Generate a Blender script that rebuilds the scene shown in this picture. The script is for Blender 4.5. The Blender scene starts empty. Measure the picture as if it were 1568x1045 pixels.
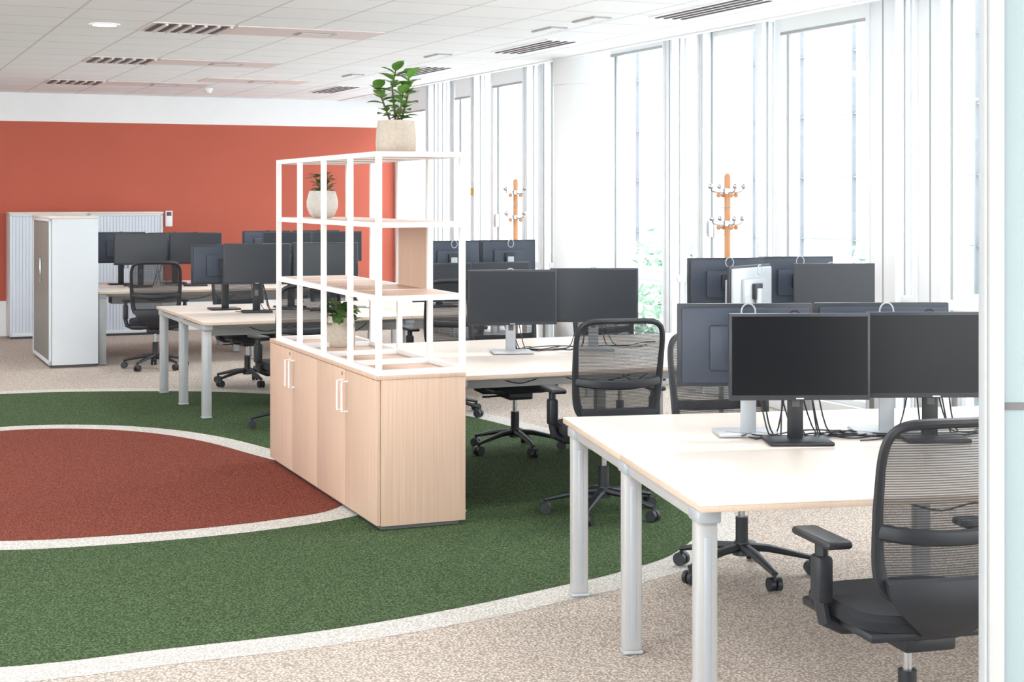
import bpy, bmesh, math, random
from mathutils import Vector, Matrix
random.seed(7)
scene = bpy.context.scene
scene.view_settings.view_transform = 'Standard'

# ------------------------------------------------------------------ materials
def srgb(r, g, b):
    def f(c):
        c /= 255.0
        return c/12.92 if c <= 0.04045 else ((c+0.055)/1.055)**2.4
    return (f(r), f(g), f(b), 1.0)

def mat(name, col, rough=0.5, metal=0.0, var=0.04, vscale=6.0, spec=0.5, bump=0.0, bscale=200):
    m = bpy.data.materials.new(name); m.use_nodes = True
    nt = m.node_tree; b = nt.nodes["Principled BSDF"]
    b.inputs["Roughness"].default_value = rough
    b.inputs["Metallic"].default_value = metal
    b.inputs["Specular IOR Level"].default_value = spec
    tc = nt.nodes.new("ShaderNodeTexCoord")
    n = nt.nodes.new("ShaderNodeTexNoise"); n.inputs["Scale"].default_value = vscale
    nt.links.new(tc.outputs["Object"], n.inputs["Vector"])
    r = nt.nodes.new("ShaderNodeValToRGB")
    r.color_ramp.elements[0].position = 0.3; r.color_ramp.elements[1].position = 0.7
    r.color_ramp.elements[0].color = tuple(c*(1-var) for c in col[:3])+(1,)
    r.color_ramp.elements[1].color = tuple(min(1, c*(1+var)) for c in col[:3])+(1,)
    nt.links.new(n.outputs["Fac"], r.inputs["Fac"])
    nt.links.new(r.outputs["Color"], b.inputs["Base Color"])
    if bump > 0:
        n2 = nt.nodes.new("ShaderNodeTexNoise"); n2.inputs["Scale"].default_value = bscale
        nt.links.new(tc.outputs["Object"], n2.inputs["Vector"])
        bp = nt.nodes.new("ShaderNodeBump"); bp.inputs["Strength"].default_value = bump
        bp.inputs["Distance"].default_value = 0.005
        nt.links.new(n2.outputs["Fac"], bp.inputs["Height"])
        nt.links.new(bp.outputs["Normal"], b.inputs["Normal"])
    return m

def carpet(name, c_dark, c_light, scale=95):
    """looped pile: rounded pebble-like tufts with dark crevices"""
    m = bpy.data.materials.new(name); m.use_nodes = True
    nt = m.node_tree; b = nt.nodes["Principled BSDF"]
    b.inputs["Roughness"].default_value = 0.95
    b.inputs["Specular IOR Level"].default_value = 0.12
    tc = nt.nodes.new("ShaderNodeTexCoord")
    v = nt.nodes.new("ShaderNodeTexVoronoi"); v.inputs["Scale"].default_value = scale
    nz = nt.nodes.new("ShaderNodeTexNoise"); nz.inputs["Scale"].default_value = scale*1.1
    nz.inputs["Detail"].default_value = 2
    nt.links.new(tc.outputs["Object"], v.inputs["Vector"])
    nt.links.new(tc.outputs["Object"], nz.inputs["Vector"])
    mul = nt.nodes.new("ShaderNodeMath"); mul.operation = 'MULTIPLY_ADD'
    nt.links.new(v.outputs["Distance"], mul.inputs[0])
    mul.inputs[1].default_value = -0.75
    nt.links.new(nz.outputs["Fac"], mul.inputs[2])
    r = nt.nodes.new("ShaderNodeValToRGB")
    r.color_ramp.elements[0].position = 0.0; r.color_ramp.elements[1].position = 0.42
    r.color_ramp.elements[0].color = c_dark; r.color_ramp.elements[1].color = c_light
    nt.links.new(mul.outputs[0], r.inputs["Fac"])
    nt.links.new(r.outputs["Color"], b.inputs["Base Color"])
    bp = nt.nodes.new("ShaderNodeBump"); bp.inputs["Strength"].default_value = 0.7
    bp.inputs["Distance"].default_value = 0.008
    nt.links.new(mul.outputs[0], bp.inputs["Height"])
    nt.links.new(bp.outputs["Normal"], b.inputs["Normal"])
    return m

def wood(name, c1, c2, rough=0.5):
    m = bpy.data.materials.new(name); m.use_nodes = True
    nt = m.node_tree; b = nt.nodes["Principled BSDF"]
    b.inputs["Roughness"].default_value = rough
    tc = nt.nodes.new("ShaderNodeTexCoord")
    mp = nt.nodes.new("ShaderNodeMapping"); mp.inputs["Scale"].default_value = (60, 60, 1.3)
    nt.links.new(tc.outputs["Object"], mp.inputs["Vector"])
    n = nt.nodes.new("ShaderNodeTexNoise"); n.inputs["Scale"].default_value = 1.5
    n.inputs["Detail"].default_value = 5
    nt.links.new(mp.outputs["Vector"], n.inputs["Vector"])
    r = nt.nodes.new("ShaderNodeValToRGB")
    r.color_ramp.elements[0].position = 0.3; r.color_ramp.elements[1].position = 0.7
    r.color_ramp.elements[0].color = c1; r.color_ramp.elements[1].color = c2
    nt.links.new(n.outputs["Fac"], r.inputs["Fac"])
    nt.links.new(r.outputs["Color"], b.inputs["Base Color"])
    return m

def emit(name, col, s):
    m = bpy.data.materials.new(name); m.use_nodes = True
    nt = m.node_tree; b = nt.nodes["Principled BSDF"]
    b.inputs["Emission Color"].default_value = col
    b.inputs["Emission Strength"].default_value = s
    return m

M_white = mat("white_paint", srgb(245, 246, 246), 0.6, var=0.01)
M_frame = mat("window_frame_white", srgb(238, 240, 242), 0.45, var=0.01)
M_framegrey = mat("window_gasket_grey", srgb(165, 168, 170), 0.5, var=0.02)
M_redwall = mat("terracotta_paint", srgb(190, 97, 78), 0.85, var=0.02, vscale=1.5, bump=0.05)
M_black = mat("black_plastic", srgb(32, 34, 39), 0.45, var=0.05)
M_blackfab = mat("black_fabric", srgb(30, 31, 35), 0.9, var=0.15, vscale=150)
M_screen = mat("screen_glass", srgb(34, 38, 44), 0.3, var=0.02, spec=0.45)
M_screenk = mat("screen_glass_black", srgb(16, 17, 20), 0.28, var=0.02, spec=0.22)
M_bezel = mat("monitor_shell", srgb(40, 44, 50), 0.4, var=0.03)
M_monback = mat("monitor_back", srgb(52, 60, 74), 0.45, var=0.03)
M_silverpl = mat("silver_plastic", srgb(174, 178, 182), 0.4, 0.2, var=0.02)
M_greymetal = mat("grey_powdercoat", srgb(176, 175, 174), 0.4, 0.1, var=0.02)
M_steel = mat("steel", srgb(190, 192, 195), 0.25, 0.9, var=0.02)
M_wood = wood("light_oak", srgb(194, 162, 140), srgb(208, 178, 156))
M_desk = wood("desk_laminate", srgb(218, 206, 195), srgb(225, 214, 204), 0.4)
M_deskedge = wood("desk_edge", srgb(198, 174, 154), srgb(206, 184, 164), 0.5)
M_shelfwhite = mat("white_metal", srgb(240, 238, 236), 0.4, var=0.01)
M_orange = wood("orange_beech", srgb(190, 134, 92), srgb(204, 150, 106))
M_green = carpet("carpet_green_mat", srgb(48, 66, 40), srgb(96, 114, 80))
M_red = carpet("carpet_red_mat", srgb(100, 50, 40), srgb(148, 82, 66))
M_stripe = carpet("carpet_white_mat", srgb(180, 175, 168), srgb(228, 225, 219))
M_floor = carpet("carpet_beige_mat", srgb(158, 146, 136), srgb(224, 212, 200))
M_pot = mat("stone_pot", srgb(182, 170, 156), 0.9, var=0.08, vscale=60, bump=0.3)
M_potlight = mat("white_stone_pot", srgb(202, 196, 188), 0.9, var=0.06, vscale=60, bump=0.3)
M_soil = mat("soil", srgb(60, 44, 34), 1.0, var=0.3, vscale=80)
M_leaf = mat("leaf_green", srgb(98, 142, 64), 0.5, var=0.35, vscale=14)
M_leafd = mat("leaf_dark", srgb(80, 116, 62), 0.5, var=0.35, vscale=20)
M_stem = mat("stem", srgb(96, 84, 52), 0.8)
M_dark = mat("vent_dark", srgb(96, 94, 94), 0.8)
M_pinkrefl = mat("vent_plate_reflection_tint", srgb(232, 220, 218), 0.6, var=0.01)  # faint pink of a reflection, put into the plate colour
M_cabgrey = mat("steel_cabinet", srgb(214, 219, 223), 0.5, var=0.01)
M_cabslat = mat("tambour_slat", srgb(212, 220, 230), 0.5, var=0.01)
M_cabdark = mat("tambour_dark", srgb(132, 133, 126), 0.5)
M_column = mat("column_paint", srgb(222, 223, 223), 0.7, var=0.01)
M_facade = mat("facade_panel", srgb(236, 238, 240), 0.6, var=0.02)
M_facadeline = mat("facade_line", srgb(118, 122, 126), 0.8, spec=0.1)
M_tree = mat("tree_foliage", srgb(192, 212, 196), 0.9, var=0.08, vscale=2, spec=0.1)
M_partpost = mat("partition_post", srgb(158, 158, 156), 0.5, var=0.01)
M_label = mat("warning_label", srgb(225, 180, 40), 0.6)

def mesh_fabric():
    m = bpy.data.materials.new("chair_mesh_fabric"); m.use_nodes = True
    nt = m.node_tree; b = nt.nodes["Principled BSDF"]; out = nt.nodes["Material Output"]
    b.inputs["Base Color"].default_value = srgb(42, 42, 46); b.inputs["Roughness"].default_value = 0.7
    tc = nt.nodes.new("ShaderNodeTexCoord")
    w = nt.nodes.new("ShaderNodeTexWave"); w.bands_direction = 'Z'; w.inputs["Scale"].default_value = 42
    nt.links.new(tc.outputs["Object"], w.inputs["Vector"])
    mr = nt.nodes.new("ShaderNodeMapRange")
    mr.inputs["To Min"].default_value = 0.55; mr.inputs["To Max"].default_value = 0.92
    nt.links.new(w.outputs["Fac"], mr.inputs["Value"])
    tr = nt.nodes.new("ShaderNodeBsdfTransparent")
    mx = nt.nodes.new("ShaderNodeMixShader")
    nt.links.new(mr.outputs["Result"], mx.inputs["Fac"])
    nt.links.new(tr.outputs[0], mx.inputs[1]); nt.links.new(b.outputs[0], mx.inputs[2])
    nt.links.new(mx.outputs[0], out.inputs["Surface"])
    return m
M_mesh = mesh_fabric()

def glass(name, tint, fac, rough=0.02):
    m = bpy.data.materials.new(name); m.use_nodes = True
    nt = m.node_tree; out = nt.nodes["Material Output"]
    tr = nt.nodes.new("ShaderNodeBsdfTransparent"); tr.inputs[0].default_value = tint
    gl = nt.nodes.new("ShaderNodeBsdfGlossy"); gl.inputs["Roughness"].default_value = rough
    mx = nt.nodes.new("ShaderNodeMixShader"); mx.inputs["Fac"].default_value = fac
    nt.links.new(tr.outputs[0], mx.inputs[1]); nt.links.new(gl.outputs[0], mx.inputs[2])
    nt.links.new(mx.outputs[0], out.inputs["Surface"])
    return m
M_glass = glass("window_glass", (0.97, 0.985, 0.985, 1), 0.04)
M_frost = mat("frosted_glass", srgb(132, 145, 146), 0.5, var=0.01, spec=0.3)

def ceiling_mat():
    m = bpy.data.materials.new("ceiling_tiles"); m.use_nodes = True
    nt = m.node_tree; b = nt.nodes["Principled BSDF"]
    b.inputs["Roughness"].default_value = 0.9
    tc = nt.nodes.new("ShaderNodeTexCoord")
    br = nt.nodes.new("ShaderNodeTexBrick")
    br.offset = 0.0; br.inputs["Scale"].default_value = 1.0
    br.inputs["Brick Width"].default_value = 0.6; br.inputs["Row Height"].default_value = 0.6
    br.inputs["Mortar Size"].default_value = 0.009; br.inputs["Mortar Smooth"].default_value = 0.1
    br.inputs["Color1"].default_value = srgb(249, 251, 252); br.inputs["Color2"].default_value = srgb(245, 247, 248)
    br.inputs["Mortar"].default_value = srgb(214, 215, 218)
    nt.links.new(tc.outputs["Object"], br.inputs["Vector"])
    nt.links.new(br.outputs["Color"], b.inputs["Base Color"])
    return m
M_ceil = ceiling_mat()

# ------------------------------------------------------------------ mesh builder
class MB:
    def __init__(self):
        self.bm = bmesh.new(); self.mats = []
    def mi(self, m):
        if m not in self.mats: self.mats.append(m)
        return self.mats.index(m)
    def _merge(self, t, m, mtx=None):
        i = self.mi(m)
        for f in t.faces: f.material_index = i
        if mtx is not None: bmesh.ops.transform(t, matrix=mtx, verts=t.verts)
        me = bpy.data.meshes.new("tmp"); t.to_mesh(me); t.free()
        self.bm.from_mesh(me); bpy.data.meshes.remove(me)
    def box(self, c, s, m, bev=0.0, rot=None, seg=2):
        t = bmesh.new(); bmesh.ops.create_cube(t, size=1.0)
        bmesh.ops.scale(t, vec=Vector(s), verts=t.verts)
        if bev > 0:
            bmesh.ops.bevel(t, geom=t.edges[:], offset=bev, segments=seg, affect='EDGES', profile=0.5)
        mtx = Matrix.Translation(Vector(c))
        if rot is not None: mtx = mtx @ rot
        self._merge(t, m, mtx)
    def box2(self, a, b, m, bev=0.0):
        self.box([(a[i]+b[i])/2 for i in range(3)], [abs(b[i]-a[i]) for i in range(3)], m, bev)
    def cyl(self, p1, p2, r1, m, r2=None, seg=20):
        p1 = Vector(p1); p2 = Vector(p2); r2 = r1 if r2 is None else r2
        d = p2-p1
        t = bmesh.new()
        bmesh.ops.create_cone(t, cap_ends=True, segments=seg, radius1=r1, radius2=r2, depth=d.length)
        q = Vector((0, 0, 1)).rotation_difference(d.normalized())
        self._merge(t, m, Matrix.Translation((p1+p2)/2) @ q.to_matrix().to_4x4())
    def sph(self, c, r, m, sc=(1, 1, 1), sub=2):
        t = bmesh.new(); bmesh.ops.create_icosphere(t, subdivisions=sub, radius=r)
        bmesh.ops.scale(t, vec=Vector(sc), verts=t.verts)
        self._merge(t, m, Matrix.Translation(Vector(c)))
    def tube(self, pts, rx, m, ry=None, closed=False, seg=8, up=(0, 1, 0)):
        pts = [Vector(p) for p in pts]; n = len(pts)
        i = self.mi(m); rings = []
        for k in range(n):
            if closed: tan = pts[(k+1) % n]-pts[k-1]
            else: tan = pts[min(k+1, n-1)]-pts[max(k-1, 0)]
            tan.normalize()
            u = Vector(up); u = u-tan*u.dot(tan)
            if u.length < 1e-3: u = tan.orthogonal()
            u.normalize(); s = tan.cross(u)
            a = rx[k] if isinstance(rx, (list, tuple)) else rx
            b_ = (ry[k] if isinstance(ry, (list, tuple)) else ry) if ry is not None else a
            rings.append([self.bm.verts.new(pts[k]+s*a*math.cos(2*math.pi*j/seg)+u*b_*math.sin(2*math.pi*j/seg)) for j in range(seg)])
        rng = range(n) if closed else range(n-1)
        for k in rng:
            A = rings[k]; B = rings[(k+1) % n]
            for j in range(seg):
                f = self.bm.faces.new((A[j], A[(j+1) % seg], B[(j+1) % seg], B[j])); f.material_index = i
        if not closed:
            f = self.bm.faces.new(rings[0][::-1]); f.material_index = i
            f = self.bm.faces.new(rings[-1]); f.material_index = i
    def lathe(self, prof, m, c=(0, 0, 0), seg=32):
        i = self.mi(m); rings = []
        for r, z in prof:
            rings.append([self.bm.verts.new((c[0]+r*math.cos(2*math.pi*j/seg), c[1]+r*math.sin(2*math.pi*j/seg), c[2]+z)) for j in range(seg)])
        for A, B in zip(rings[:-1], rings[1:]):
            for j in range(seg):
                f = self.bm.faces.new((A[j], A[(j+1) % seg], B[(j+1) % seg], B[j])); f.material_index = i
        f = self.bm.faces.new(rings[0][::-1]); f.material_index = i
    def face(self, pts, m):
        f = self.bm.faces.new([self.bm.verts.new(p) for p in pts]); f.material_index = self.mi(m)
    def mesh(self, name, smooth=True):
        bmesh.ops.recalc_face_normals(self.bm, faces=self.bm.faces[:])
        me = bpy.data.meshes.new(name); self.bm.to_mesh(me); self.bm.free()
        for m in self.mats: me.materials.append(m)
        if smooth:
            for p in me.polygons: p.use_smooth = True
            me.set_sharp_from_angle(angle=math.radians(35))
        return me

def obj(name, me, loc=(0, 0, 0), rz=0.0):
    o = bpy.data.objects.new(name, me); scene.collection.objects.link(o)
    o.location = loc; o.rotation_euler = (0, 0, math.radians(rz))
    return o

# ------------------------------------------------------------------ room frame
TH = 23.5
th = math.radians(TH)
E = Vector((math.cos(th), math.sin(th), 0)); D = Vector((-math.sin(th), math.cos(th), 0))
O = Vector((-1.55, 20.9, 0))
CH = 2.97
def room(x, y, z=0): return O+E*x+D*y+Vector((0, 0, z))
XL = -12.0; YN = -23.0

b = MB(); b.box2((XL, YN, -0.1), (0.3, 0.1, 0), M_floor)
obj("floor", b.mesh("floor", False), O, TH)
b = MB(); b.box2((XL, YN, CH), (-0.8, 0.1, CH+0.06), M_ceil)
obj("ceiling", b.mesh("ceiling", False), O, TH)
b = MB()
b.box2((-0.83, YN, CH-0.012), (-0.78, 0.0, 3.42), M_white)
b.box2((-0.8, YN, 3.42), (0.3, 0.1, 3.5), M_white)
obj("trim_coffer", b.mesh("coffer", False), O, TH)

b = MB()
b.box2((XL, 0, 0), (0.15, 0.12, 0.43), M_white)
b.box2((XL, 0, 0.43), (0.15, 0.12, 2.62), M_redwall)
b.box2((XL, 0, 2.62), (0.15, 0.12, 3.5), M_white)
obj("wall_back", b.mesh("wall_back", False), O, TH)
b = MB(); b.box2((XL, -0.015, 0.0), (-0.1, 0, 0.43), M_white, 0.004)
obj("baseboard_back", b.mesh("baseboard_back", False), O, TH)
# left wall; unseen window strip at near end, added to brighten the ceiling
b = MB()
b.box2((XL-0.12, -9.0, 0), (XL, 0.12, 3.05), M_white)
b.box2((XL-0.12, YN, 0), (XL, -9.0, 0.8), M_white)
b.box2((XL-0.12, YN, 2.85), (XL, -9.0, 3.05), M_white)
for k in range(9):
    y = -9.0-k*1.72; b.box2((XL-0.12, y-.12, .8), (XL, y, 2.85), M_white)
obj("wall_left", b.mesh("wall_left", False), O, TH)
b = MB(); b.box2((XL-.07, YN, .8), (XL-.064, -9.0, 2.85), M_glass)  # unseen panes, added to let sky light in from the left
obj("added_fill_window", b.mesh("added_fill_window_panes", False), O, TH)

# ------------------------------------------------------------------ glazing
posts = [(0.0, .1), (1.25, 1.37), (1.62, 1.66), (2.1, 2.25), (2.78, 2.9), (3.33, 3.42), (4.28, 4.42), (4.72, 4.88), (6.22, 6.34),
         (7.42, 7.6), (8.03, 8.15), (8.93, 9.03), (9.22, 9.32), (10.45, 10.80), (11.0, 11.3), (12.75, 12.9),
         (13.2, 13.55), (14.8, 15.1), (16.3, 16.6), (18, 18.3), (19.6, 19.9), (21.3, 21.6), (22.85, 23.0)]
b = MB()
for s0, s1 in posts:
    b.box2((-0.03, -s1, 0), (0.08, -s0, 3.42), M_frame, 0.006)
    b.box2((0.08, -s1-0.02, 0), (0.12, -s0+0.02, 3.42), M_frame, 0.004)
    b.box2((0.02, -s1-0.010, 0), (0.032, -s0+0.010, 3.42), M_framegrey)
    if s1-s0 > .11:      # grey strip painted as a joint's shadow, room side of the wider mullions
        b.box2((-0.034, -(s0+s1)/2-.006, 0), (-0.029, -(s0+s1)/2+.006, 3.42), M_framegrey)
        b.box2((-0.055, -s1+.0, 0), (-0.03, -s1+.022, 3.42), M_frame, .002)
        b.box2((-0.055, -s0-.022, 0), (-0.03, -s0, 3.42), M_frame, .002)
b.box2((-0.0, YN, 0.93), (0.13, 0, 1.0), M_frame, 0.005)
b.box2((-0.01, YN, 0.0), (0.15, 0, 0.14), M_frame, 0.005)
b.box2((-0.0, YN, 3.12), (0.14, 0, 3.42), M_frame, 0.005)
for k in range(len(posts)-1):
    y0 = -posts[k][1]; y1 = -posts[k+1][0]
    if y0-y1 > 0.5:
        for za, zb in ((1.0, 3.12), (0.14, 0.93)):
            w = 0.045
            b.box2((0.03, y0-w, za), (0.085, y0, zb), M_frame, 0.004)
            b.box2((0.03, y1, za), (0.085, y1+w, zb), M_frame, 0.004)
            b.box2((0.03, y1+w, za), (0.085, y0-w, za+w), M_frame, 0.004)
            b.box2((0.03, y1+w, zb-w), (0.085, y0-w, zb), M_frame, 0.004)
    if 0.6 < y0-y1 < 1.0:
        b.box2((-0.02, y0-0.035, 1.35), (0.03, y0-0.01, 1.5), M_steel, 0.004)
b.box2((-.058, -2.86, 1.72), (-.054, -2.80, 1.80), M_label)
obj("window_1", b.mesh("window_frames"), O, TH)
b = MB(); b.box2((0.06, YN, 0.14), (0.066, 0, 3.2), M_glass)
obj("window_2", b.mesh("window_panes", False), O, TH)
b = MB()
for (s0, s1, zb) in ((0.12, 1.24, 2.80), (2.26, 2.77, 2.88), (3.43, 4.27, 2.95), (6.36, 7.40, 3.06), (9.33, 10.44, 2.99), (11.32, 12.7, 3.1)):
    b.box2((-0.04, -s1, zb), (-0.034, -s0, 3.33), M_white)
    b.cyl((-0.037, -s1, zb), (-0.037, -s0, zb), 0.014, M_framegrey, seg=10)
    b.cyl((-0.06, -s1, 3.34), (-0.06, -s0, 3.34), 0.035, M_white, seg=14)
obj("roller_blind", b.mesh("roller_blinds"), O, TH)

b = MB(); b.lathe([(0.262, 0), (0.262, 0.1), (0.256, 0.11), (0.256, 2.72), (0.264, 2.725), (0.264, 3.42), (0.0, 3.42)], M_column, seg=64)
obj("round_column", b.mesh("column"), (0.643, 14.35, 0))

# ------------------------------------------------------------------ ceiling fittings
def diffuser():
    b = MB()
    b.box((0, 0, -0.004), (0.60, 0.60, 0.008), M_pinkrefl)
    for k in range(6):
        x = -0.24+k*0.096
        b.box((x, 0, -0.010), (0.04, 0.54, 0.008), M_dark)
        b.box((x+0.045, 0, -0.014), (0.02, 0.54, 0.016), M_pinkrefl)
    return b.mesh("diffuser", False)
me_dif = diffuser()
b = MB()
b.box((0, 0, -0.004), (1.14, 0.58, 0.008), M_pinkrefl)
b.box((0.1, 0.0, -0.010), (0.3, 0.2, 0.006), M_framegrey)
b.box((0.1, 0.0, -0.014), (0.24, 0.14, 0.006), M_pinkrefl)
me_plate = b.mesh("plate", False)
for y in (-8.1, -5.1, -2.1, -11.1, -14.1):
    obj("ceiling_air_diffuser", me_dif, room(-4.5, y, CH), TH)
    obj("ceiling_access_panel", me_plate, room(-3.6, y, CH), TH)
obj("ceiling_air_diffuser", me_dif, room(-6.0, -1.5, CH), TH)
b = MB()
b.box((0, 0, -0.004), (0.30, 1.2, 0.008), M_white)
for k in range(4):
    b.box((-0.105+k*0.07, 0, -0.010), (0.022, 1.14, 0.008), M_dark)
me_lin = b.mesh("linear_diffuser", False)
for y in (-2.1, -5.0, -7.8, -10.7, -13.6):
    obj("ceiling_linear_diffuser", me_lin, room(-1.5, y, CH), TH)
obj("ceiling_access_panel", me_plate, room(-2.7, -3.0, CH), TH)
b = MB(); b.box((0, 0, -.005), (.14, .36, .01), M_framegrey); b.box((0, 0, -.011), (.10, .32, .004), M_white)
me_spot = b.mesh("spot", False)
for y in (-6.7, -9.08, -9.8, -4.2):
    obj("ceiling_sensor_panel", me_spot, room(-1.95, y, CH), TH)
M_lamp = emit("downlight_glow", (1, 0.96, 0.9, 1), 4.0)
b = MB(); b.lathe([(0.0, -0.004), (0.085, -0.004), (0.09, -0.012), (0.11, -0.012), (0.115, 0.0)], M_white, seg=32)
b.cyl((0, 0, -0.010), (0, 0, -0.004), 0.086, M_lamp, seg=32)
me_dl = b.mesh("downlight")
for x, y in ((-5.1, -8.1), (-7.5, -8.1), (-5.1, -12.3), (-7.5, -12.3), (-7.5, -16.5), (-5.1, -16.5)):
    obj("ceiling_downlight", me_dl, room(x, y, CH), TH)
b = MB(); b.lathe([(0.0, -0.05), (0.035, -0.05), (0.045, -0.03), (0.055, -0.02), (0.055, 0)], M_white, seg=24)
obj("smoke_detector", b.mesh("smoke"), room(-2.9, -1.6, CH), 0)

# ------------------------------------------------------------------ carpet inlay
def catmull(pts, n=14):
    out = []; N = len(pts)
    for i in range(N):
        p0, p1, p2, p3 = [Vector(pts[(i+k-1) % N]) for k in range(4)]
        for j in range(n):
            t = j/n
            out.append(0.5*((2*p1)+(-p0+p2)*t+(2*p0-5*p1+4*p2-p3)*t*t+(-p0+3*p1-3*p2+p3)*t**3))
    return out
def offset(poly, d):
    N = len(poly); out = []
    area = sum(poly[i].x*poly[(i+1) % N].y-poly[(i+1) % N].x*poly[i].y for i in range(N))
    sg = 1 if area > 0 else -1
    for i in range(N):
        t = (poly[(i+1) % N]-poly[i-1]).normalized()
        out.append(poly[i]+Vector((t.y, -t.x))*d*sg)
    return out
outer = catmull([(-3.0, 5.25), (-1.815, 5.51), (-1.285, 5.73), (-.713, 5.98), (-.222, 6.29), (.241, 6.67), (.56, 6.96), (.87, 7.37), (1.08, 8.1),
                 (1.02, 9.2), (.72, 10.2), (.31, 11.1), (-.354, 12.2), (-1.2, 13.0), (-2.18, 13.5), (-3.11, 13.65), (-4.41, 13.45), (-6.0, 12.4),
                 (-7.0, 10.0), (-6.6, 7.2), (-5.0, 5.5)])
inner = catmull([(-3.4, 7.5), (-2.49, 7.55), (-2.04, 7.65), (-1.59, 7.83), (-1.2, 8.06), (-.9, 8.34), (-.82, 8.75), (-.98, 9.3), (-1.25, 9.8), (-1.58, 10.22),
                 (-2.08, 10.85), (-2.6, 11.27), (-3.16, 11.45), (-3.73, 11.34), (-4.6, 10.7), (-5.0, 9.4), (-4.5, 8.1)])
b = MB()
for poly, z, m in ((offset(outer, .1), .001, M_stripe), (offset(outer, -.1), .002, M_green), (offset(inner, .1), .003, M_stripe), (offset(inner, -.1), .004, M_red)):
    b.face([(p.x, p.y, z) for p in poly], m)
obj("carpet_inlay", b.mesh("carpet_inlay", False))

# ------------------------------------------------------------------ shelving cabinet
CA = 22.4
L = 2.28; W = 0.48; HC = 0.785
b = MB()
for k in range(2):
    y0 = k*L/2
    b.box2((0.022, y0, 0.02), (W, y0+L/2-0.001, HC-0.022), M_wood, 0.002)
    for j in range(2):
        ya = y0+j*L/4+0.003
        b.box2((0.0, ya, 0.025), (0.02, ya+L/4-0.006, HC-0.025), M_wood, 0.002)
    c = y0+L/4
    for s in (-1, 1):
        yy = c+s*0.045
        b.tube([(0, yy, .54), (-.032, yy, .54), (-.032, yy, .70), (0, yy, .70)], .006, M_shelfwhite, seg=8, up=(0, 1, 0))
    b.cyl((-0.004, c+0.05, .735), (0.004, c+0.05, .735), .01, M_steel, seg=12)
b.box2((-0.002, -0.002, HC-0.022), (W+0.002, L+0.002, HC), M_wood, 0.002)
b.box2((0.03, 0.02, 0.0), (W-0.03, L-0.02, 0.03), M_dark)
cab = obj("storage_cabinet", b.mesh("storage_cabinet"), (-.684, 7.87, 0.004), CA)
b = MB(); t = 0.028; ZT = 1.93
ys = [0.014, 0.52, 1.05, 1.58, 2.1]
xs = [0.014, W-0.014]
zs = [HC+0.018, 1.18, 1.555, ZT-0.014]
for y in ys:
    for x in xs: b.box((x, y, (HC+.004+ZT)/2), (t, t, ZT-HC-.005), M_shelfwhite)
    for z in zs: b.box((W/2, y, z), (W-0.03, t*.96, t*.96), M_shelfwhite)
for x in xs:
    for z in zs: b.box((x, 1.056, z), (t*0.94, 2.1, t*0.94), M_shelfwhite)
for z in zs[1:]:
    b.box((W/2, 1.056, z+0.004), (W-0.05, 2.06, 0.018), M_wood)
b.box((W-0.014, (ys[1]+ys[2])/2, (1.18+1.555)/2), (0.018, .5, .35), M_wood)
obj("open_shelving_frame", b.mesh("open_shelving", False), (-.684, 7.87, 0.0), CA)

# ------------------------------------------------------------------ plants
def leaf(b, base, direc, length, width, m, droop=0.3):
    direc = Vector(direc).normalized()
    side = direc.cross(Vector((0, 0, 1)))
    if side.length < .05: side = Vector((1, 0, 0))
    side.normalize(); up = side.cross(direc).normalized()
    i = b.mi(m); n = 7; rows = []
    for k in range(n+1):
        t = k/n
        w = width*0.5*math.sin(math.pi*min(1, t**0.8*0.97+0.02))**0.75
        p = Vector(base)+direc*length*t-Vector((0, 0, 1))*droop*length*t*t
        rows.append([b.bm.verts.new(p-side*w+up*w*.25), b.bm.verts.new(p), b.bm.verts.new(p+side*w+up*w*.25)])
    for A, B in zip(rows[:-1], rows[1:]):
        for j in range(2):
            f = b.bm.faces.new((A[j], A[j+1], B[j+1], B[j])); f.material_index = i
def pot(b, r, h, m, round_=False):
    if round_:
        b.lathe([(r*.55, 0), (r*.8, .12*h), (r*.98, .38*h), (r, .6*h), (r*.9, .85*h), (r*.82, h), (r*.76, h), (r*.8, .86*h), (0.001, .86*h)], m)
        b.cyl((0, 0, .8*h), (0, 0, .88*h), r*.79, M_soil)
    else:
        b.lathe([(r*.92, 0), (r*.98, .06*h), (r, .3*h), (r*.97, h*.7), (r*.90, h), (r*.84, h), (r*.86, .88*h), (0.001, .88*h)], m)
        b.cyl((0, 0, .84*h), (0, 0, .9*h), r*.83, M_soil)
b = MB(); pot(b, .108, .17, M_pot)
stems = [((.0, 0, .14), (-.02, .0, .34), (.0, .01, .45)), ((.02, .01, .14), (.06, .02, .3), (.07, .0, .41)), ((-.02, 0, .14), (-.07, .02, .27), (-.10, .01, .35)), ((0, -.02, .14), (.03, -.05, .24), (.04, -.06, .32))]
for st in stems:
    b.tube(st, [.006, .005, .003], M_stem, seg=6, up=(0.3, 1, 0.1))
    a, m_, c = [Vector(p) for p in st]
    for k in range(12):
        t = .15+.85*k/11
        p = a.lerp(m_, t*2) if t < .5 else m_.lerp(c, t*2-1)
        ang = k*2.4+random.uniform(-.4, .4)
        dz = .35+1.4*max(0, t-.5)
        leaf(b, p, (math.cos(ang), math.sin(ang), dz), random.uniform(.09, .125), random.uniform(.058, .076), M_leaf, .25)
obj("potted_fiddle_leaf_plant", b.mesh("plant_a"), (-.613, 8.22, ZT+.001), 0)
b = MB(); pot(b, .097, .165, M_potlight, True)
for k in range(60):
    ang = random.uniform(0, 6.28); rr = random.uniform(0, .06); zz = .15+random.uniform(0, .11)
    leaf(b, (rr*math.cos(ang), rr*math.sin(ang), zz), (math.cos(ang), math.sin(ang), random.uniform(.1, 1.3)), random.uniform(.04, .06), .036, M_leafd, .3)
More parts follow.
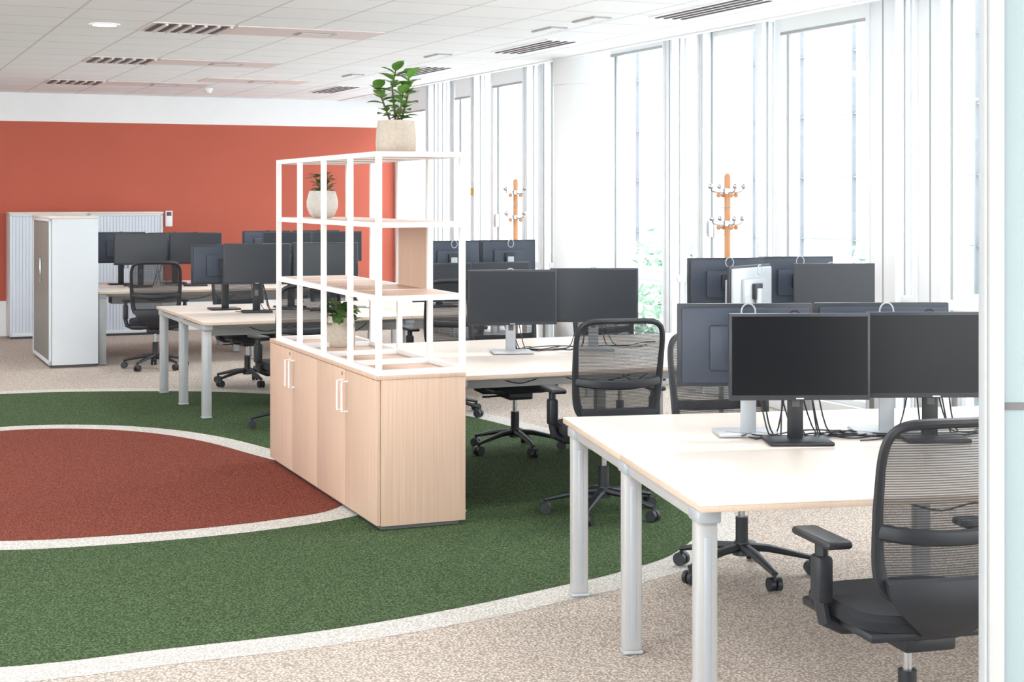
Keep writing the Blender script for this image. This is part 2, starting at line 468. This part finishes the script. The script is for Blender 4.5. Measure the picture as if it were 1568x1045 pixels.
for k in range(7):
    ang = k*.9; b.tube([(0, 0, .13), (.03*math.cos(ang), .03*math.sin(ang), .2), (.05*math.cos(ang), .05*math.sin(ang), .26)], .002, M_stem, seg=5)
obj("potted_trailing_plant", b.mesh("plant_b"), (-1.166, 9.56, 1.569), 0)
b = MB(); pot(b, .088, .185, M_pot)
for k in range(80):
    ang = random.uniform(0, 6.28); rr = random.uniform(.02, .08); zz = .17+random.uniform(0, .08)-(.05 if rr > .07 else 0)
    leaf(b, (rr*math.cos(ang), rr*math.sin(ang), zz), (math.cos(ang), math.sin(ang), random.uniform(-.1, 1.2)), random.uniform(.06, .10), .055, M_leafd, .4)
obj("potted_leafy_plant", b.mesh("plant_c"), (-1.04, 9.45, HC+.006), 0)

# ------------------------------------------------------------------ office chair
def chair_mesh():
    b = MB()
    for k in range(5):
        a = 2*math.pi*k/5+.35; c, s = math.cos(a), math.sin(a)
        b.tube([(0.03*c, .03*s, .125), (.12*c, .12*s, .118), (.24*c, .24*s, .092), (.315*c, .315*s, .075)], [.028, .024, .019, .015], M_black, [.02, .018, .014, .011], seg=8, up=(0, 0, 1))
        x, y = .31*c, .31*s
        b.cyl((x, y, .05), (x, y, .085), .009, M_black, seg=8)
        for q in (-1, 1):
            ox, oy = -s*q*.017, c*q*.017
            b.cyl((x+ox*.35, y+oy*.35, .030), (x+ox*1.6, y+oy*1.6, .030), .030, M_black, seg=16)
        b.box((x, y, .045), (.03, .03, .03), M_black, .006)
    b.cyl((0, 0, .09), (0, 0, .15), .042, M_black, r2=.034)
    b.cyl((0, 0, .15), (0, 0, .26), .028, M_black)
    b.cyl((0, 0, .26), (0, 0, .36), .015, M_steel)
    b.box((0, -.01, .375), (.17, .26, .05), M_black, .012)
    b.box((0, 0, .405), (.30, .30, .018), M_black, .006)
    b.cyl((.05, .03, .375), (.20, .03, .37), .006, M_black, seg=8)
    b.box((.215, .03, .37), (.05, .03, .012), M_black, .004)
    b.box((0, .015, .425), (.47, .46, .03), M_black, .012)
    i = b.mi(M_blackfab)
    rings = []
    for zz, sc in ((.432, .94), (.44, 1.0), (.468, 1.01), (.487, .96), (.494, .80), (.492, .4)):
        ring = []
        for k in range(40):
            a = 2*math.pi*k/40; ca, sa = math.cos(a), math.sin(a); n = 4.0
            x = .25*math.copysign(abs(ca)**(2/n), ca)*sc; y = .245*math.copysign(abs(sa)**(2/n), sa)*sc
            dz = -.018*max(0, (y-.12)/.12)**2
            ring.append(b.bm.verts.new((x, y+.015, zz+dz)))
        rings.append(ring)
    for A, B in zip(rings[:-1], rings[1:]):
        for j in range(40):
            f = b.bm.faces.new((A[j], A[(j+1) % 40], B[(j+1) % 40], B[j])); f.material_index = i
    f = b.bm.faces.new(rings[-1]); f.material_index = i
    f = b.bm.faces.new(rings[0][::-1]); f.material_index = i
    # backrest
    z0, z1 = .545, 1.055; zc = (z0+z1)/2; hz = (z1-z0)/2; n = 6.5
    def yb(x, z):
        v = (z-z0)/(z1-z0)
        return -.235+.55*x*x-.075*v-.05*(v-.35)**2+.0
    def Wd(z):
        v = (z-z0)/(z1-z0); return .212+.022*math.sin(math.pi*min(1, v)*.62)
    loop = []; fr = []
    for k in range(72):
        a = 2*math.pi*k/72; ca, sa = math.cos(a), math.sin(a)
        z = zc+hz*math.copysign(abs(sa)**(2/n), sa)
        x = Wd(z)*math.copysign(abs(ca)**(2/n), ca)
        loop.append((x, yb(x, z), z)); fr.append(.015+.009*max(0, 1-(z-z0)/.35))
    b.tube(loop, fr, M_black, .013, closed=True, seg=8, up=(0, 1, 0))
    i = b.mi(M_mesh); rows = []
    for r in range(17):
        q = -0.985+1.97*r/16; z = zc+hz*q; w = Wd(z)*(1-abs(q)**n)**(1/n)
        rows.append([b.bm.verts.new((x, yb(x, z), z)) for x in [w*(-1+2*j/12) for j in range(13)]])
    for A, B in zip(rows[:-1], rows[1:]):
        for j in range(12):
            f = b.bm.faces.new((A[j], A[j+1], B[j+1], B[j])); f.material_index = i
    zl = .74; pts = []
    for j in range(13):
        x = -.225+.45*j/12; pts.append((x, yb(x, zl)-.028*(1-(x/.225)**4)-.006, zl-.018*(1-(x/.225)**2)))
    b.tube(pts, [.024]*13, M_black, [.010]*13, seg=8, up=(0, 1, 0))
    i = b.mi(M_black)
    prof = [(.60, .205, 0), (.56, .20, -.004), (.52, .175, -.0), (.48, .13, .015), (.44, .085, .04), (.41, .06, .09), (.385, .05, .17)]
    rr = []
    for z, w, dy in prof:
        rr.append(([(x, -.255+.35*x*x+dy, z) for x in [w*(-1+2*j/8) for j in range(9)]]))
    vf = [[b.bm.verts.new(p) for p in r] for r in rr]
    vb = [[b.bm.verts.new((p[0], p[1]-.02, p[2]-.008)) for p in r] for r in rr]
    for V in (vf, vb):
        for A, B in zip(V[:-1], V[1:]):
            for j in range(8):
                f = b.bm.faces.new((A[j], A[j+1], B[j+1], B[j])); f.material_index = i
    for k in range(len(prof)-1):
        for j in (0, 8):
            f = b.bm.faces.new((vf[k][j], vf[k+1][j], vb[k+1][j], vb[k][j])); f.material_index = i
    for k in (0, len(prof)-1):
        for j in range(8):
            f = b.bm.faces.new((vf[k][j], vf[k][j+1], vb[k][j+1], vb[k][j])); f.material_index = i
    for s in (-1, 1):
        x = s*.285
        b.tube([(s*.12, .0, .40), (s*.22, .0, .405), (x-s*.01, .0, .43), (x, .0, .48), (x, .0, .56), (x, 0, .655)], [.022, .022, .022, .02, .019, .019], M_black, [.03, .03, .03, .028, .024, .024], seg=10, up=(0, 1, 0))
        b.box((x, .0, .555), (.05, .068, .14), M_black, .012)
        b.box((x-s*.01, .02, .672), (.085, .25, .026), M_black, .012, seg=3)
    return b.mesh("office_chair")
me_chair = chair_mesh()
for (x, y, r) in ((1.20, 4.72, 15), (1.03, 6.97, 196), (.49, 8.30, 14), (.02, 10.38, 200), (-2.39, 14.05, 210), (-1.60, 11.45, 30),
                  (-3.52, 15.35, 14), (-.52, 12.1, 20), (-1.9, 16.1, 20), (.76, 10.95, 205)):
    obj("office_chair", me_chair, (x, y, .004), r)

# ------------------------------------------------------------------ benches
def bench(width, depth, nseat=2, H=.74):
    b = MB(); t = .025; gap = .012; hd = (depth-gap)/2; w = width/nseat
    for k in range(nseat):
        for y0 in (0, hd+gap):
            b.box2((k*w+.001, y0, H-.006), ((k+1)*w-.001, y0+hd, H), M_desk, .0015)
            b.box2((k*w+.001, y0, H-t), ((k+1)*w-.001, y0+hd, H-.006), M_deskedge, .001)
    for x in [.042]+[k*w for k in range(1, nseat)]+[width-.042]:
        for y in (.06, depth/2-.03, depth-.16):
            b.box2((x-.035, y-.0, .012), (x+.035, y+.06, H-t-.03), M_greymetal, .010)
            b.box2((x-.012, y-.002, .05), (x+.012, y+.062, H-t-.09), M_silverpl, .002)
            b.box2((x-.038, y-.003, 0), (x+.038, y+.063, .014), M_silverpl, .004)
            b.box2((x-.04, y-.02, H-t-.045), (x+.04, y+.08, H-t-.001), M_silverpl, .008)
        b.box2((x-.02, .05, H-t-.05), (x+.02, depth-.05, H-t-.012), M_greymetal, .004)
    for y in (.30, hd-.15, hd+gap+.15, depth-.30):
        b.box2((.04, y-.02, H-t-.045), (width-.04, y+.02, H-t-.002), M_greymetal, .003)
    b.box2((.25, depth/2-.12, H-.17), (width-.25, depth/2-.11, H-.06), M_greymetal)
    b.box2((.25, depth/2-.12, H-.18), (width-.25, depth/2+.12, H-.17), M_greymetal)
    b.box2((.25, depth/2+.11, H-.17), (width-.25, depth/2+.12, H-.06), M_greymetal)
    # loose power leads sagging under the tops
    for q, (xa, xb, yy, dip) in enumerate(((.45, .95, depth/2-.2, .10), (.75, 1.25, .35, .07), (1.3, 1.55, depth/2-.25, .12), (width-.9, width-.5, .4, .09))):
        pts = [(xa+(xb-xa)*j/12, yy+.03*math.sin(j), H-.05-dip*4*(j/12)*(1-j/12)) for j in range(13)]
        b.tube(pts, .0035, M_black, seg=6, up=(0, 1, 0))
    return b.mesh("bench_desk")
B1 = ((.585, 4.82), 10.8, 3.2, 1.95); B2 = ((-.295, 8.265), 22.6, 3.4, 1.9); B3 = ((-2.34, 11.8), TH, 3.35, 1.9); B4 = ((-4.14, 15.6), TH, 3.2, 1.8)
for (p, r, w, d) in (B1, B2, B3, B4):
    obj("bench_desk", bench(w, d), (p[0], p[1], .003), r)
def on(B, e, d, z=.744):
    (p, r, w, dd) = B; a = math.radians(r)
    return (p[0]+e*math.cos(a)-d*math.sin(a), p[1]+e*math.sin(a)+d*math.cos(a), z)

# ------------------------------------------------------------------ monitors
def monitor(top, stand, back, scr):
    b = MB(); w, h = .548, .335; zc = top-h/2
    b.box((0, 0, zc), (w, .022, h), M_bezel, .005)
    b.box((0, .018, zc), (w-.03, .022, h-.03), back, .009)
    b.box((0, .036, zc-.01), (w*.55, .03, h*.55), back, .012)
    b.box((0, -.0105, zc+.004), (w-.022, .003, h-.032), scr)
    b.box((0, -.012, zc-h/2+.007), (.03, .002, .005), M_silverpl)
    b.box((0, .075, (zc+.02)/2), (.062, .022, zc+.02), stand, .008)
    b.box((0, .055, zc), (.10, .04, .10), M_black, .006)
    b.box((0, .063, .16), (.03, .003, .05), M_dark, .001)
    b.box((0, .03, .008), (.25, .19, .014), stand, .006)
    pts = [(.028*math.cos(a), .078, top-.03+.034*math.sin(a)) for a in [2*math.pi*k/20 for k in range(20)]]
    b.tube(pts, .0035, stand, closed=True, seg=6)
    return b.mesh("computer_monitor")
cache = {}
def put(B, e, d, top, stand, face=0, yaw=0, back=None):
    back = back or M_monback
    scr = M_screenk if B is B1 else M_screen
    key = (top, stand.name, back.name, scr.name)
    if key not in cache: cache[key] = monitor(top, stand, back, scr)
    obj("computer_monitor", cache[key], on(B, e, d), B[1]+face+yaw)
S, K = M_silverpl, M_black
put(B1, .735, 1.06, .505, K, 0, -9); put(B1, 1.285, 1.03, .505, K, 0, -9); put(B1, 2.1, 1.0, .505, K); put(B1, 2.66, 1.0, .505, K)
put(B1, .62, 1.36, .525, S, 180, -9); put(B1, 1.18, 1.30, .525, S, 180, -9); put(B1, 2.1, 1.38, .525, S, 180); put(B1, 2.66, 1.38, .525, S, 180)
put(B2, .73, .98, .51, S, 0, -14); put(B2, 1.28, .98, .51, S, 0, -22); put(B2, 2.40, .99, .51, S, 180, 30, M_silverpl); put(B2, 3.06, 1.0, .51, S, 0, -20)
put(B2, 2.50, 1.46, .54, S, 180, -10); put(B2, 3.06, 1.46, .54, S, 180, -10)
put(B3, .62, .82, .57, K, 0, -10); put(B3, 1.2, .82, .57, K, 0, -20); put(B3, 2.25, .82, .38, K); put(B3, 2.8, .82, .38, K)
put(B3, .45, 1.3, .55, K, 180); put(B3, 1.02, 1.3, .55, K, 180); put(B3, 2.5, 1.25, .56, S, 180); put(B3, 3.05, 1.25, .56, S, 180)
put(B4, .52, .62, .57, K, 0, -10); put(B4, 1.1, .62, .57, K, 0, -10); put(B4, .40, 1.2, .57, K, 180); put(B4, .98, 1.2, .56, K, 180)
put(B4, 2.1, .62, .57, K); put(B4, 2.68, .62, .57, K); put(B4, 2.6, 1.2, .57, K, 180); put(B4, 2.02, 1.2, .57, K, 180)

def cables(B, e0, d0, n, seed):
    rnd = random.Random(seed); b = MB()
    for k in range(n):
        x = e0+rnd.uniform(-.08, .08); y = d0+rnd.uniform(-.01, .05)
        zt = .90+rnd.uniform(0, .1)
        dx = rnd.uniform(.15, .5); sg = rnd.choice((-1, 1, 1)); pts = []
        for j in range(0, 23):
            t = j/22
            drop = max(0, 1-t/.3)
            z = .749+(zt-.749)*(drop*drop*(3-2*drop))
            pts.append(on(B, x+sg*dx*t*(.5+.5*t)+.03*math.sin(t*7+k)*t, y+.09*math.sin(t*6+k*1.7)*t**.7, z+.004*(k % 3)))
        b.tube(pts, .0032, M_black, seg=6, up=(.2, .1, 1))
    return b.mesh("monitor_cables")
i = 0
for B, e0, d0 in ((B1, .78, 1.17), (B1, 1.33, 1.15), (B1, .68, 1.21), (B2, .8, 1.09), (B2, 1.33, 1.09), (B2, 2.8, 1.12), (B3, .65, .95), (B3, 1.3, .95), (B4, .8, .8)):
    obj("monitor_cables", cables(B, e0, d0, 6, i)); i += 1

# ------------------------------------------------------------------ tambour cabinets
def tambour(w, d, h, front, n):
    b = MB()
    b.box2((0, 0.012, 0.03), (w, d, h), M_cabgrey, .004)
    b.box2((0.03, 0.03, 0), (w-.03, d-.02, .03), M_dark)
    b.box2((-.008, -.008, h), (w+.008, d+.004, h+.022), M_desk, .003)
    for k in range(n):
        x = .03+(w-.06)*(k+.5)/n
        b.box((x, .010, h/2+.02), ((w-.06)/n*.92, .010, h-.08), front, .002)
    b.box2((0, -.004, .03), (.03, .03, h), M_cabgrey, .003); b.box2((w-.03, -.004, .03), (w, .03, h), M_cabgrey, .003)
    b.box2((0, -.004, h-.03), (w, .03, h), M_cabgrey, .003); b.box2((0, -.004, .03), (w, .03, .07), M_cabgrey, .003)
    b.box2((w/2-.03, -.012, h*.55), (w/2-.018, .0, h*.72), M_steel, .002)
    b.box2((w/2+.018, -.012, h*.55), (w/2+.03, .0, h*.72), M_steel, .002)
    return b.mesh("tambour_cabinet")
mw = tambour(.9, .44, 1.49, M_cabslat, 22)
obj("tambour_cabinet", mw, room(-5.02, -.49), TH)
obj("tambour_cabinet", mw, room(-4.115, -.49), TH)
md = tambour(1.4, .47, 1.48, M_cabdark, 14)
obj("tambour_cabinet", md, Vector((-4.56, 15.33, 0))+D*1.4, TH-90)
b = MB(); b.box((0, 0, 0), (.09, .03, .20), M_white, .008); b.box((0, -.016, .06), (.06, .004, .05), M_dark, .002)
obj("wall_thermostat", b.mesh("thermostat"), room(-3.05, -.016, 1.42), TH)

# ------------------------------------------------------------------ coat stands
def coat():
    b = MB(); Ht = 1.85
    b.cyl((0, 0, .03), (0, 0, Ht), .024, M_orange, seg=20); b.sph((0, 0, Ht), .024, M_orange)
    b.lathe([(.19, 0), (.19, .012), (.06, .03), (.03, .05), (.026, .06)], M_steel, seg=40)
    for z, r in ((1.74, .125), (1.50, .115)):
        b.cyl((0, 0, z-.02), (0, 0, z+.02), .031, M_steel, seg=20)
        for k in range(4):
            a = k*math.pi/2+.3; c, s = math.cos(a), math.sin(a)
            b.tube([(.02*c, .02*s, z-.01), (.07*c, .07*s, z-.012), (r*c, r*s, z-.0), (r*1.08*c, r*1.08*s, z+.03)], .006, M_steel, seg=8, up=(-s, c, 0))
            b.sph((r*1.08*c, r*1.08*s, z+.035), .021, M_steel)
            b.sph((.07*c, .07*s, z-.03), .019, M_orange)
    b.tube([(.05*math.cos(a), .05*math.sin(a), 1.62) for a in [math.pi*2*k/20 for k in range(20)]], .004, M_steel, closed=True, seg=6, up=(0, 0, 1))
    return b.mesh("coat_stand")
mc = coat()
obj("coat_stand", mc, (1.60, 11.55, 0), 0); obj("coat_stand", mc, (.035, 15.15, 0), 30)

# ------------------------------------------------------------------ foreground glazed partition
b = MB()
b.box2((0, 0, 0), (.030, .06, CH), M_partpost, .003)
b.box2((-.006, .01, 0), (.0, .05, CH), M_framegrey, .001)
b.box2((.030, .024, 0), (1.3, .034, CH), M_frost)
b.box2((.030, .020, 1.285), (1.3, .024, 1.299), M_dark)
b.box2((1.3, 0, 0), (1.34, .06, CH), M_partpost, .003)
obj("glass_partition", b.mesh("partition"), (.921, 3.0, 0), 0)

# ------------------------------------------------------------------ exterior
b = MB()
b.box2((13, -45, -6), (13.3, 25, 12), M_facade)
for k in range(36):
    y = -45+k*1.95; b.box2((12.9, y, -6), (13, y+.045, 12), M_facadeline)
for k in range(13):
    z = -6+k*1.35; b.box2((12.93, -45, z), (13, 25, z+.03), M_facadeline)
obj("neighbouring_building", b.mesh("facade", False), O, TH)
b = MB(); b.box2((0.4, -45, -6.2), (13.3, 25, -6), M_facade)
obj("exterior_ground", b.mesh("extground", False), O, TH)
def tree(seed):
    rnd = random.Random(seed); b = MB()
    b.tube([(0, 0, 0), (.05, 0, 2), (0, .1, 4)], [.14, .1, .05], M_stem, seg=8)
    for k in range(1500):
        v = Vector((rnd.gauss(0, 1), rnd.gauss(0, 1), rnd.gauss(0, 1))).normalized()*rnd.uniform(.3, 1)**.5
        c = Vector((v.x*1.4, v.y*1.4, 5.0+v.z*2.1))
        leaf(b, c, (rnd.uniform(-1, 1), rnd.uniform(-1, 1), rnd.uniform(-.6, .8)), rnd.uniform(.2, .4), rnd.uniform(.14, .24), M_tree, .3)
    return b.mesh("tree")
for x, y, s in ((10.0, -2.0, 1), (10.8, 3.5, 2), (9.5, 9.5, 3)):
    obj("tree", tree(s), room(x, y, -6), s*50)

# ------------------------------------------------------------------ light
w = bpy.data.worlds.new("World"); scene.world = w; w.use_nodes = True
bg = w.node_tree.nodes["Background"]
bg.inputs["Color"].default_value = (0.93, 0.97, 1.0, 1); bg.inputs["Strength"].default_value = 6.8
for x in (-2.6, -6.3, -9.6):
    for y in (-3.6, -6.6, -9.6, -12.6, -15.6, -18.6):
        l = bpy.data.lights.new("ceiling_fill_light", 'AREA'); l.shape = 'SQUARE'; l.size = .56  # fill lamps added to brighten the room, without fixtures of their own
        l.energy = 34; l.color = (.97, .98, 1)
        o = bpy.data.objects.new("ceiling_fill_light", l); scene.collection.objects.link(o)
        o.location = room(x, y, CH-.012); o.rotation_euler = (0, 0, th)

# ------------------------------------------------------------------ camera
cam = bpy.data.cameras.new("camera"); co = bpy.data.objects.new("camera", cam); scene.collection.objects.link(co)
co.location = (0, 0, 1.7); co.rotation_euler = (math.radians(90), 0, 0)
cam.sensor_width = 36; cam.lens = 54.67; cam.shift_y = -0.1413; cam.clip_start = .05; cam.clip_end = 200
scene.camera = co
